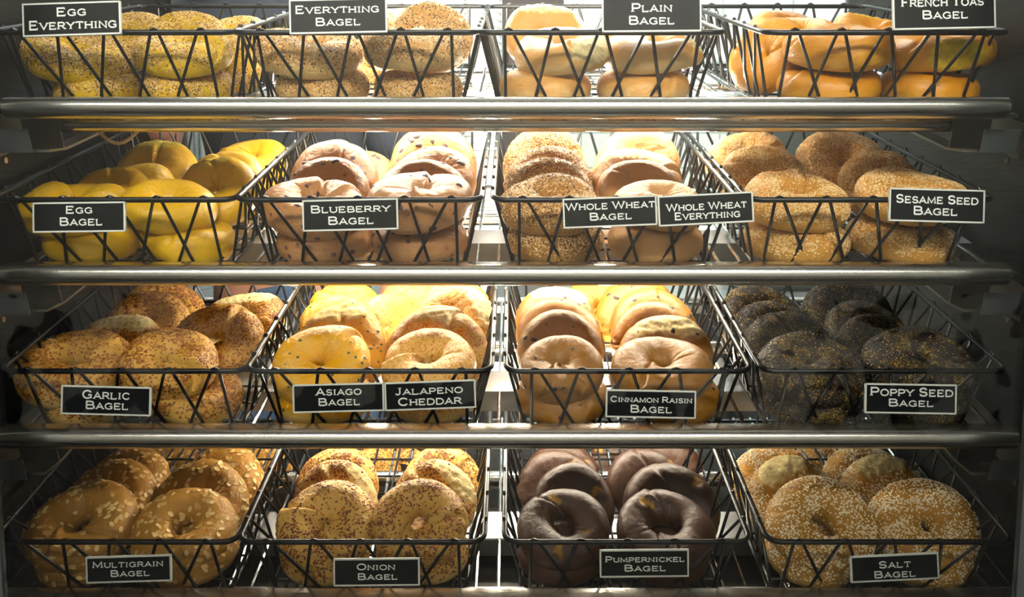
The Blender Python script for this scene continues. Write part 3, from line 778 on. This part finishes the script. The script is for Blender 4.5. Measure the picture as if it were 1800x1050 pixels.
# ---------------------------------------------------------------- lettered signs
def arc(cx, cy, rx, ry, a0, a1, n=12):
    return [(cx + rx*math.cos(math.radians(a0 + (a1-a0)*i/n)), cy + ry*math.sin(math.radians(a0 + (a1-a0)*i/n))) for i in range(n+1)]
def hs(x, y, k=.17): return [(x-k, y), (x+k, y)]       # small serif
GL = {  # strokes, serifs, width (cap height 1)
 'A': ([[(.06, 0), (.52, 1), (.98, 0)], [(.24, .32), (.80, .32)]], [hs(.06, .03), hs(.98, .03)], 1.04),
 'B': ([[(.1, 0), (.1, 1), (.55, 1)] + arc(.55, .76, .27, .24, 90, -90)[1:] + [(.1, .52)], [(.55, .52)] + arc(.58, .26, .33, .26, 90, -90)[1:] + [(.1, 0)]], [], .95),
 'C': ([arc(.54, .5, .48, .5, 42, 318, 22)], [[(.90, .72), (.90, .98)], [(.90, .04), (.90, .26)]], 1.02),
 'D': ([[(.1, 0), (.1, 1), (.48, 1)] + arc(.48, .5, .48, .5, 90, -90, 16)[1:] + [(.1, 0)]], [], 1.02),
 'E': ([[(.8, 1), (.1, 1), (.1, 0), (.84, 0)], [(.1, .52), (.66, .52)]], [[(.8, .80), (.8, 1)], [(.84, 0), (.84, .20)], [(.66, .42), (.66, .62)]], .92),
 'F': ([[(.8, 1), (.1, 1), (.1, 0)], [(.1, .5), (.64, .5)]], [hs(.1, .03), [(.8, .8), (.8, 1)]], .86),
 'G': ([arc(.54, .5, .48, .5, 42, 300, 20) + [(.93, .12), (.93, .45), (.62, .45)]], [[(.90, .72), (.90, .98)]], 1.06),
 'H': ([[(.12, 0), (.12, 1)], [(.92, 0), (.92, 1)], [(.12, .52), (.92, .52)]], [hs(.12, .03), hs(.12, .97), hs(.92, .03), hs(.92, .97)], 1.04),
 'I': ([[(.2, 0), (.2, 1)]], [hs(.2, .03), hs(.2, .97)], .42),
 'J': ([[(.5, 1), (.5, .28)] + arc(.28, .28, .22, .28, 0, -160, 10)[1:]], [hs(.5, .97)], .66),
 'K': ([[(.12, 0), (.12, 1)], [(.88, 1), (.14, .42)], [(.36, .58), (.92, 0)]], [hs(.12, .03), hs(.12, .97), hs(.92, .03), hs(.86, .97)], 1.0),
 'L': ([[(.1, 1), (.1, 0), (.78, 0)]], [hs(.1, .97), [(.78, 0), (.78, .22)]], .86),
 'M': ([[(.1, 0), (.14, 1), (.62, .12), (1.10, 1), (1.14, 0)]], [hs(.1, .03), hs(1.14, .03)], 1.26),
 'N': ([[(.1, 0), (.1, 1), (.92, 0), (.92, 1)]], [hs(.1, .03), hs(.92, .97)], 1.04),
 'O': ([arc(.54, .5, .49, .5, 0, 360, 28)], [], 1.10),
 'P': ([[(.1, 0), (.1, 1), (.55, 1)] + arc(.55, .72, .30, .28, 90, -90)[1:] + [(.1, .44)]], [hs(.1, .03)], .90),
 'R': ([[(.1, 0), (.1, 1), (.55, 1)] + arc(.55, .74, .28, .26, 90, -90)[1:] + [(.1, .48)], [(.5, .48), (.92, 0)]], [hs(.1, .03), hs(.94, .03, .12)], .98),
 'S': ([arc(.44, .745, .34, .255, 25, 270, 14) + arc(.44, .255, .36, .255, 90, -155, 14)[1:]], [[(.76, .74), (.76, .98)], [(.10, .02), (.10, .28)]], .88),
 'T': ([[(.04, 1), (.88, 1)], [(.46, 1), (.46, 0)]], [hs(.46, .03), [(.05, .78), (.05, 1)], [(.87, .78), (.87, 1)]], .92),
 'U': ([[(.1, 1), (.1, .38)] + arc(.5, .38, .40, .38, 180, 360, 14)[1:] + [(.9, 1)]], [hs(.1, .97), hs(.9, .97)], 1.0),
 'V': ([[(.04, 1), (.5, 0), (.96, 1)]], [hs(.04, .97), hs(.96, .97)], 1.0),
 'W': ([[(.04, 1), (.40, 0), (.74, .95), (1.08, 0), (1.44, 1)]], [hs(.04, .97), hs(1.44, .97)], 1.48),
 'Y': ([[(.04, 1), (.5, .46), (.96, 1)], [(.5, .46), (.5, 0)]], [hs(.04, .97), hs(.96, .97), hs(.5, .03)], 1.0)}
def stroke(mb, pts, th, z):
    P = [Vector((p[0], p[1])) for p in pts]; n = len(P); L = []; R_ = []
    closed = (P[0] - P[-1]).length < 1e-5
    for i in range(n):
        a = P[i-1] if i else (P[-2] if closed else None); b = P[i+1] if i < n-1 else (P[1] if closed else None)
        d1 = (P[i]-a).normalized() if a is not None else None; d2 = (b-P[i]).normalized() if b is not None else None
        d1 = d1 or d2; d2 = d2 or d1
        n1 = Vector((-d1.y, d1.x)); n2 = Vector((-d2.y, d2.x)); mm = n1 + n2
        mm = mm.normalized() if mm.length > .1 else n1
        k = min(1.7, 1/max(.35, mm.dot(n1)))
        ext = Vector((0, 0))
        L.append(P[i] + mm*th/2*k + ext); R_.append(P[i] - mm*th/2*k + ext)
    vs = [(p.x, 0, p.y) for p in L] + [(p.x, 0, p.y) for p in R_]
    mb.add([(x, z, y) for x, _, y in vs], [(i, i+1, n+i+1, n+i) for i in range(n-1)])
def text_line(mb, txt, x0, x1, y0, y1, slope, z, sx):
    """small-cap lettering between x0..x1, baseline y0, cap height y1-y0 (metres, sign plane)"""
    H = y1 - y0; gap = .16; glyphs = []; x = 0
    big = True
    for ch in txt:
        if ch == ' ': x += .45; big = True; continue
        s = 1.0 if big else .80; big = False
        glyphs.append((ch, x, s)); x += GL[ch][2]*s + gap*s
    x -= gap*.8
    k = (x1 - x0)/x
    for ch, gx, s in glyphs:
        st, se, _w = GL[ch]
        for lst, th in ((st, .155*s + .02), (se, .085)):
            for pl_ in lst:
                pts = [(x0 + (gx + a*s)*k, y0 + (.075 + .83*b)*s*H + (x0 + (gx + a*s)*k)*slope) for a, b in pl_]
                stroke(mb, pts, th*H, z)
SIGNS = [  # corners TL TR BR BL, lines (text, x0, x1, top, base), what it hangs on
 ((37,8),(211,2),(214,60),(45,65), [('EGG',101,153,13,30),('EVERYTHING',52,206,35,53)], 0),
 ((508,1),(679,-3),(681,57),(511,60), [('EVERYTHING',520,667,9,25),('BAGEL',555,634,31,47)], 0),
 ((1058,-5),(1231,-6),(1233,55),(1059,57), [('PLAIN',1110,1181,6,23),('BAGEL',1105,1185,28,45)], 0),
 ((1571,-14),(1750,-16),(1747,48),(1567,54), [('FRENCH TOAS',1584,1728,-5,13),('BAGEL',1620,1700,18,35)], 0),
 ((56,357),(218,355),(223,407),(62,409), [('EGG',117,164,362,377),('BAGEL',106,181,382,398)], 1),
 ((530,353),(698,349),(701,403),(535,407), [('BLUEBERRY',547,686,360,375),('BAGEL',577,657,380,396)], 1),
 ((989,350),(1153,344),(1155,395),(991,402), [('WHOLE WHEAT',994,1151,354,369),('BAGEL',1036,1110,373,388)], 1),
 ((1156,346),(1322,337),(1325,390),(1158,398), [('WHOLE WHEAT',1171,1312,355,370),('EVERYTHING',1185,1300,371,386)], 1),
 ((1566,331),(1733,335),(1726,393),(1559,388), [('SESAME SEED',1574,1718,343,360),('BAGEL',1605,1682,363,380)], 1),
 ((107,677),(264,682),(267,731),(111,728), [('GARLIC',146,229,686,703),('BAGEL',152,227,705,721)], 2),
 ((513,677),(674,673),(676,722),(518,726), [('ASIAGO',556,636,681,696),('BAGEL',560,633,699,714)], 2),
 ((676,674),(835,667),(837,717),(678,722), [('JALAPENO',695,814,679,694),('CHEDDAR',700,811,697,713)], 2),
 ((1066,685),(1224,688),(1221,736),(1064,733), [('CINNAMON RAISIN',1073,1216,697,709),('BAGEL',1108,1181,712,727)], 2),
 ((1521,674),(1683,677),(1677,728),(1519,726), [('POPPY SEED',1529,1674,681,698),('BAGEL',1561,1640,701,716)], 2),
 ((148,980),(299,975),(304,1021),(157,1025), [('MULTIGRAIN',164,288,985,998),('BAGEL',195,264,1001,1014)], 3),
 ((585,982),(737,982),(738,1028),(589,1031), [('ONION',628,695,990,1003),('BAGEL',629,699,1007,1020)], 3),
 ((1054,967),(1210,966),(1210,1013),(1055,1015), [('PUMPERNICKEL',1064,1203,977,989),('BAGEL',1097,1170,992,1005)], 3),
 ((1496,980),(1650,970),(1648,1018),(1494,1023), [('SALT',1544,1600,985,999),('BAGEL',1535,1608,1002,1016)], 3)]
for tl, tr, br, bl, lines, r in SIGNS:
    z = .966 if r < 2 else .972
    k = z/FPX
    cx = sum(p[0] for p in (tl, tr, br, bl))/4; cy = sum(p[1] for p in (tl, tr, br, bl))/4
    wd_ = ((tr[0]-tl[0]) + (br[0]-bl[0]))/2*k; ht = ((bl[1]-tl[1]) + (br[1]-tr[1]))/2*k
    ang = -math.atan2((tr[1]-tl[1]) + (br[1]-bl[1]), (tr[0]-tl[0]) + (br[0]-bl[0]))
    words = ' '.join(l[0] for l in lines)
    me = MB().box(-wd_/2, wd_/2, -.0012, .0012, -ht/2, ht/2).mesh('name_sign', [M['sign_panel']])
    s = link('name_sign', me)
    Rm = Matrix.Rotation(-ang, 4, FW) @ Euler((-PITCH, 0, 0)).to_matrix().to_4x4()
    s.matrix_world = Matrix.Translation(at(cx, cy, z)) @ Rm
    tag(s, 'small black sign with white lettering that reads ' + words, 'sign', 'flavour signs on the baskets')
    m = MB(); e = .0012; q = .0016
    for a in ((-wd_/2, wd_/2, ht/2 - e, ht/2), (-wd_/2, wd_/2, -ht/2, -ht/2 + e), (-wd_/2, -wd_/2 + e, -ht/2, ht/2), (wd_/2 - e, wd_/2, -ht/2, ht/2)):
        m.box(a[0] - .0003, a[1] + .0003, -q, q, a[2] - .0003, a[3] + .0003)
    link('border', m.mesh('border', [M['sign_edge']]), s)
    m = MB(); tn = math.tan(ang)
    for txt, x0, x1, ytop, ybase in lines:
        ybase -= 1.0
        xc = (x0 + x1)/2 - cx
        b = (cy - ybase)*k - xc*k*tn
        text_line(m, txt, (x0 - cx)*k, (x1 - cx)*k, b, b + (ybase - ytop)*k, 0, -.0016, 1)
    link('lettering', m.mesh('lettering', [M['letter']]), s)

# ---------------------------------------------------------------- front glass and frame
def glass():
    t = NT('front_glass'); t.t.nodes.remove(t.b)
    tr = t.n('ShaderNodeBsdfTransparent'); tr.inputs[0].default_value = (.97, .98, .98, 1)
    gl = t.n('ShaderNodeBsdfGlossy'); gl.inputs['Roughness'].default_value = .01
    mx = t.n('ShaderNodeMixShader'); fr = t.n('ShaderNodeFresnel'); fr.inputs[0].default_value = 1.45
    t.l(fr.outputs[0], mx.inputs[0]); t.l(tr.outputs[0], mx.inputs[1]); t.l(gl.outputs[0], mx.inputs[2]); t.l(mx.outputs[0], t.out.inputs[0])
    return t.m
g = MB().box(SX0, SX1, -.002, .002, .62, 1.75).mesh('window_1', [glass()])
o = link('window_1', g); o.location = (0, -.105, 0); tag(o, kind='structure')
for nm, px, sg in (('trim_2', 8, -1), ('trim_3', 1784, 1)):
    p = at(px, 1050, .935)
    o = link(nm, MB().box(*sorted((p.x, p.x + sg*.06)), -.125, -.098, .55, 1.75).mesh(nm, [M['tab']])); tag(o, kind='structure')

# ---------------------------------------------------------------- lamps of the shop and the kitchen behind
def ceiling_lamp(x, y, w, d, drop, h, key, label):
    lp = empty('ceiling_lamp', (x, y, 2.9)); tag(lp, label, 'ceiling lamp')
    for sx in (-1, 1): link('rod', MB().tube([(sx*w*.4, 0, 0), (sx*w*.4, 0, -drop)], .006, 8).mesh('rod', [M['tab']]), lp)
    link('frame', MB().box(-w/2 - .01, w/2 + .01, -d/2 - .01, d/2 + .01, -drop - .03, -drop).mesh('frame', [M['tab']]), lp)
    link('diffuser', MB().box(-w/2, w/2, -d/2, d/2, -drop - .03 - h, -drop - .031).mesh('diffuser', [M[key]]), lp)
ceiling_lamp(-.05, -1.95, 2.7, .3, .2, .25, 'shop_lamp', 'long white pendant lamp over the shop floor in front of the case')
ceiling_lamp(.2, 1.1, 2.4, .3, .05, .06, 'kitchen_lamp', 'long white ceiling lamp over the kitchen behind the case')

# ---------------------------------------------------------------- kitchen behind the case
def kz(z_world, depth):                                     # camera 'up' of a world height at a depth
    return (z_world - CAM.z + depth*math.sin(PITCH))/math.cos(PITCH)
def kx(px, depth): return (px - 900)*depth/FPX
def ky(depth): return CAM.y + depth*math.cos(PITCH)
M['navy'] = simple('navy_cloth', '#27303f', .85)
M['jeans'] = simple('blue_denim', '#3f5878', .85)
M['skin'] = simple('skin', '#c08a74', .55)
M['hair'] = simple('dark_hair', '#2a1d16', .6)
M['paper'] = simple('white_paper_cup', '#e9edf0', .6)
M['slate'] = simple('dark_slate_paint', '#23272d', .45)
M['brown'] = simple('dark_brown_panel', '#3b2f2e', .5)
M['fridge'] = metal('dark_fridge_steel', '#5b6462', .4)
M['cream'] = simple('cream_plastic', '#c9b48a', .5)

ct = empty('kitchen_counter', (0, 1.05, 0)); tag(ct, 'long steel kitchen counter behind the bagel case', 'counter')
link('worktop', MB().box(-1.5, 1.5, -.12, .30, .84, .88).mesh('worktop', [M['pan']], bevel=.004), ct)
link('cupboard', MB().box(-1.48, 1.48, -.09, .29, .0, .84).mesh('cupboard', [M['slate']]), ct)
def cups(px, y, n, r, label):
    o = empty('cup_stack', ((px - 900)*(y + 1)/FPX, y, .88)); tag(o, label, 'cups', 'stacked paper cups')
    prof = [(r*.7, 0), (r, .10)]
    m = MB(); z = .0
    m.lathe([(r*.72, 0), (r*.97, .095), (r*1.03, .097), (r*1.03, .104), (r*.97, .106)], 24, (0, 0, 0))
    link('cup', m.mesh('cup', [M['paper']], True), o)
    m = MB()
    for i in range(1, n):
        z = i*.016 + .09
        m.lathe([(r*.97, z), (r*1.03, z + .002), (r*1.03, z + .008), (r*.97, z + .010)], 20, (0, 0, 0))
    m.lathe([(r*.96, .1), (r*.96, n*.016 + .09)], 20)
    tag(link('cup_rims', m.mesh('cup_rims', [M['paper']], True), o), kind='stuff')
cups(850, .98, 40, .042, 'tall stack of white paper cups right behind the everything basket')
cups(770, 1.04, 36, .040, 'stack of white paper cups left of the tallest stack')
cups(715, 1.10, 34, .040, 'stack of white paper cups nearest the navy shirt')
o = link('trim_4', MB().box(kx(884, 2.6), kx(985, 2.6), 1.5, 1.6, 0, 2.9).mesh('trim_4', [M['brown']])); tag(o, kind='structure')
o = link('trim_5', MB().box(kx(150, 2.65), kx(420, 2.65), 1.62, 1.7, 0, 2.9).mesh('trim_5', [M['slate']])); tag(o, kind='structure')
ur = empty('coffee_urn', (kx(310, 2.15), ky(2.15), .88)); tag(ur, 'tall polished steel urn behind the egg bagels', 'urn')
link('body', MB().lathe([(.085, 0), (.09, .01), (.09, .74), (.06, .76)], 32).mesh('body', [M['chrome']], True), ur)
link('lid', MB().lathe([(.092, .76), (.092, .78), (.03, .80), (.012, .80), (.012, .83)], 32).mesh('lid', [M['wire']], True), ur)
fr = empty('refrigerator', (kx(1440, 2.05), 1.2, .88)); tag(fr, 'dark steel refrigerator unit standing on the counter behind the sesame bagels', 'refrigerator')
link('body', MB().box(-.17, .22, -.12, .1, 0, .40).mesh('body', [M['fridge']], bevel=.006), fr)
link('door', MB().box(-.165, .02, -.135, -.122, .01, .39).mesh('door', [M['fridge']], bevel=.003), fr)
link('handle', MB().tube([(-.03, -.15, .1), (-.03, -.15, .36)], .007, 10).mesh('handle', [M['chrome']], True), fr)
ur = empty('coffee_brewer', (kx(1522, 2.3), ky(2.35), .88)); tag(ur, 'tall dark cylindrical brewer behind the french toast basket', 'brewer')
link('body', MB().lathe([(.062, 0), (.062, .72), (.05, .74)], 28).mesh('body', [M['fridge']], True), ur)
link('lid', MB().lathe([(.064, .74), (.064, .76), (.02, .78)], 28).mesh('lid', [M['wire']], True), ur)
lp = MB(); pts = [at(170 + 75*i/14, 228 + 24*math.sin(math.pi*i/14), 1.075) for i in range(15)]
lp.tube(pts, .0022, 8); o = link('cable_loop', lp.mesh('cable_loop', [M['cream']], True)); tag(o, 'cream cable drooping in a loop under the topmost shelf rail at the left', 'cable')

# person: one skinned body, clothes as children
def skinned(name, verts, edges, radii, m, parent=None, root=0, sub=2):
    me = bpy.data.meshes.new(name); me.from_pydata(verts, edges, []); me.materials.append(m)
    o = link(name, me, parent)
    sk = o.modifiers.new('skin', 'SKIN'); sk.use_smooth_shade = True
    lay = me.skin_vertices[0].data if me.skin_vertices else None
    if lay is None:
        bm = bmesh.new(); bm.from_mesh(me); bm.verts.layers.skin.verify(); bm.to_mesh(me); bm.free(); lay = me.skin_vertices[0].data
    for i, r in enumerate(radii):
        lay[i].radius = r if isinstance(r, tuple) else (r, r)
        lay[i].use_root = (i == root)
    sb = o.modifiers.new('smooth', 'SUBSURF'); sb.levels = sb.render_levels = sub
    return o
PX, PY = -.44, ky(1.72)
body_v = [(0,0,.95),(0,0,1.10),(-.01,0,1.28),(-.03,0,1.42),(-.06,-.01,1.50),(-.09,-.03,1.58),(-.10,-.04,1.68),(-.10,-.03,1.76),
          (-.20,0,1.42),(-.28,-.02,1.12),(-.20,-.16,1.20),(-.17,-.21,1.23),
          (.14,0,1.43),(.22,.02,1.18),(.22,-.06,.95),(.22,-.08,.89),
          (-.09,0,.90),(-.10,0,.50),(-.10,.02,.08),(-.10,-.10,.03),(.09,0,.90),(.10,0,.50),(.10,.02,.08),(.10,-.10,.03)]
body_e = [(0,1),(1,2),(2,3),(3,4),(4,5),(5,6),(6,7),(3,8),(8,9),(9,10),(10,11),(3,12),(12,13),(13,14),(14,15),(0,16),(16,17),(17,18),(18,19),(0,20),(20,21),(21,22),(22,23)]
body_r = [(.15,.11),(.14,.10),(.15,.11),(.12,.10),.055,.065,.085,.07,.055,.042,.030,.034,.055,.042,.030,.034,.085,.06,.042,.04,.085,.06,.042,.04]
for base, d in ((11, Vector((.35, -.5, .75)).normalized()), (15, Vector((0, -.25, -1)).normalized())):
    c = Vector(body_v[base]); sd = Vector((1, 0, 0)) - d*d.x; sd.normalize(); nn = d.cross(sd)
    for k, (off, ln) in enumerate(((-.027, .066), (-.009, .076), (.009, .072), (.026, .056), (-.034, .05))):
        th = k == 4
        a = c + sd*off + d*(.035 if not th else .0)
        i0 = len(body_v)
        dd = (d if not th else (d*.6 - sd*.7 + nn*.3).normalized())
        body_v += [tuple(a + dd*ln*.1), tuple(a + dd*ln*.55 + nn*.004), tuple(a + dd*ln*.95 + nn*.016)]
        body_e += [(base, i0), (i0, i0+1), (i0+1, i0+2)]; body_r += [.010, .009, .0075]
ps = skinned('person', body_v, body_e, body_r, M['skin'])
ps.location = (PX, PY, 0)
tag(ps, 'person in a navy shirt and blue jeans standing behind the egg bagels, forearm bent', 'person')
skinned('shirt', [(0,0,.99),(0,0,1.12),(-.01,0,1.28),(-.03,0,1.41),(-.045,-.005,1.475),(-.20,0,1.42),(-.245,-.01,1.29),(.14,0,1.43),(.22,.02,1.18),(.22,-.055,.97)],
        [(0,1),(1,2),(2,3),(3,4),(3,5),(5,6),(3,7),(7,8),(8,9)], [(.175,.13),(.165,.12),(.175,.13),(.15,.12),(.075,.075),.075,.068,.075,.062,.05], M['navy'], ps)
skinned('jeans', [(0,0,1.0),(0,0,.92),(-.09,0,.88),(-.10,0,.50),(-.10,.02,.10),(.09,0,.88),(.10,0,.50),(.10,.02,.10)],
        [(0,1),(1,2),(2,3),(3,4),(1,5),(5,6),(6,7)], [(.165,.125),(.17,.13),.105,.078,.062,.105,.078,.062], M['jeans'], ps)
hd = MB()
for (dx, dz, r) in ((-.032, 1.70, .011), (.032, 1.70, .011)):
    hd.lathe([(.001, -r), (r*.8, -r*.6), (r, 0), (r*.8, r*.6), (.001, r)], 12, (-.10 + dx, -.112, dz))
link('eyes', hd.mesh('eyes', [M['paper']], True), ps)
link('nose', MB().tube([(-.10, -.112, 1.70), (-.10, -.128, 1.665), (-.10, -.118, 1.655)], [.008, .012, .010], 10).mesh('nose', [M['skin']], True), ps)
link('mouth', MB().tube([(-.125, -.108, 1.625), (-.10, -.116, 1.622), (-.075, -.108, 1.625)], [.003, .006, .003], 8).mesh('mouth', [simple('lips', '#9a5a50', .5)], True), ps)
link('hair', MB().lathe([(.088, 1.70), (.094, 1.74), (.088, 1.79), (.06, 1.83), (.01, 1.845)], 20, (-.10, -.018, 0)).mesh('hair', [M['hair']], True), ps)
for sg in (-1, 1):
    link('ear', MB().tube([(-.10 + sg*.085, -.03, 1.65), (-.10 + sg*.095, -.025, 1.68), (-.10 + sg*.088, -.03, 1.71)], [.008, .014, .009], 8).mesh('ear', [M['skin']], True), ps)
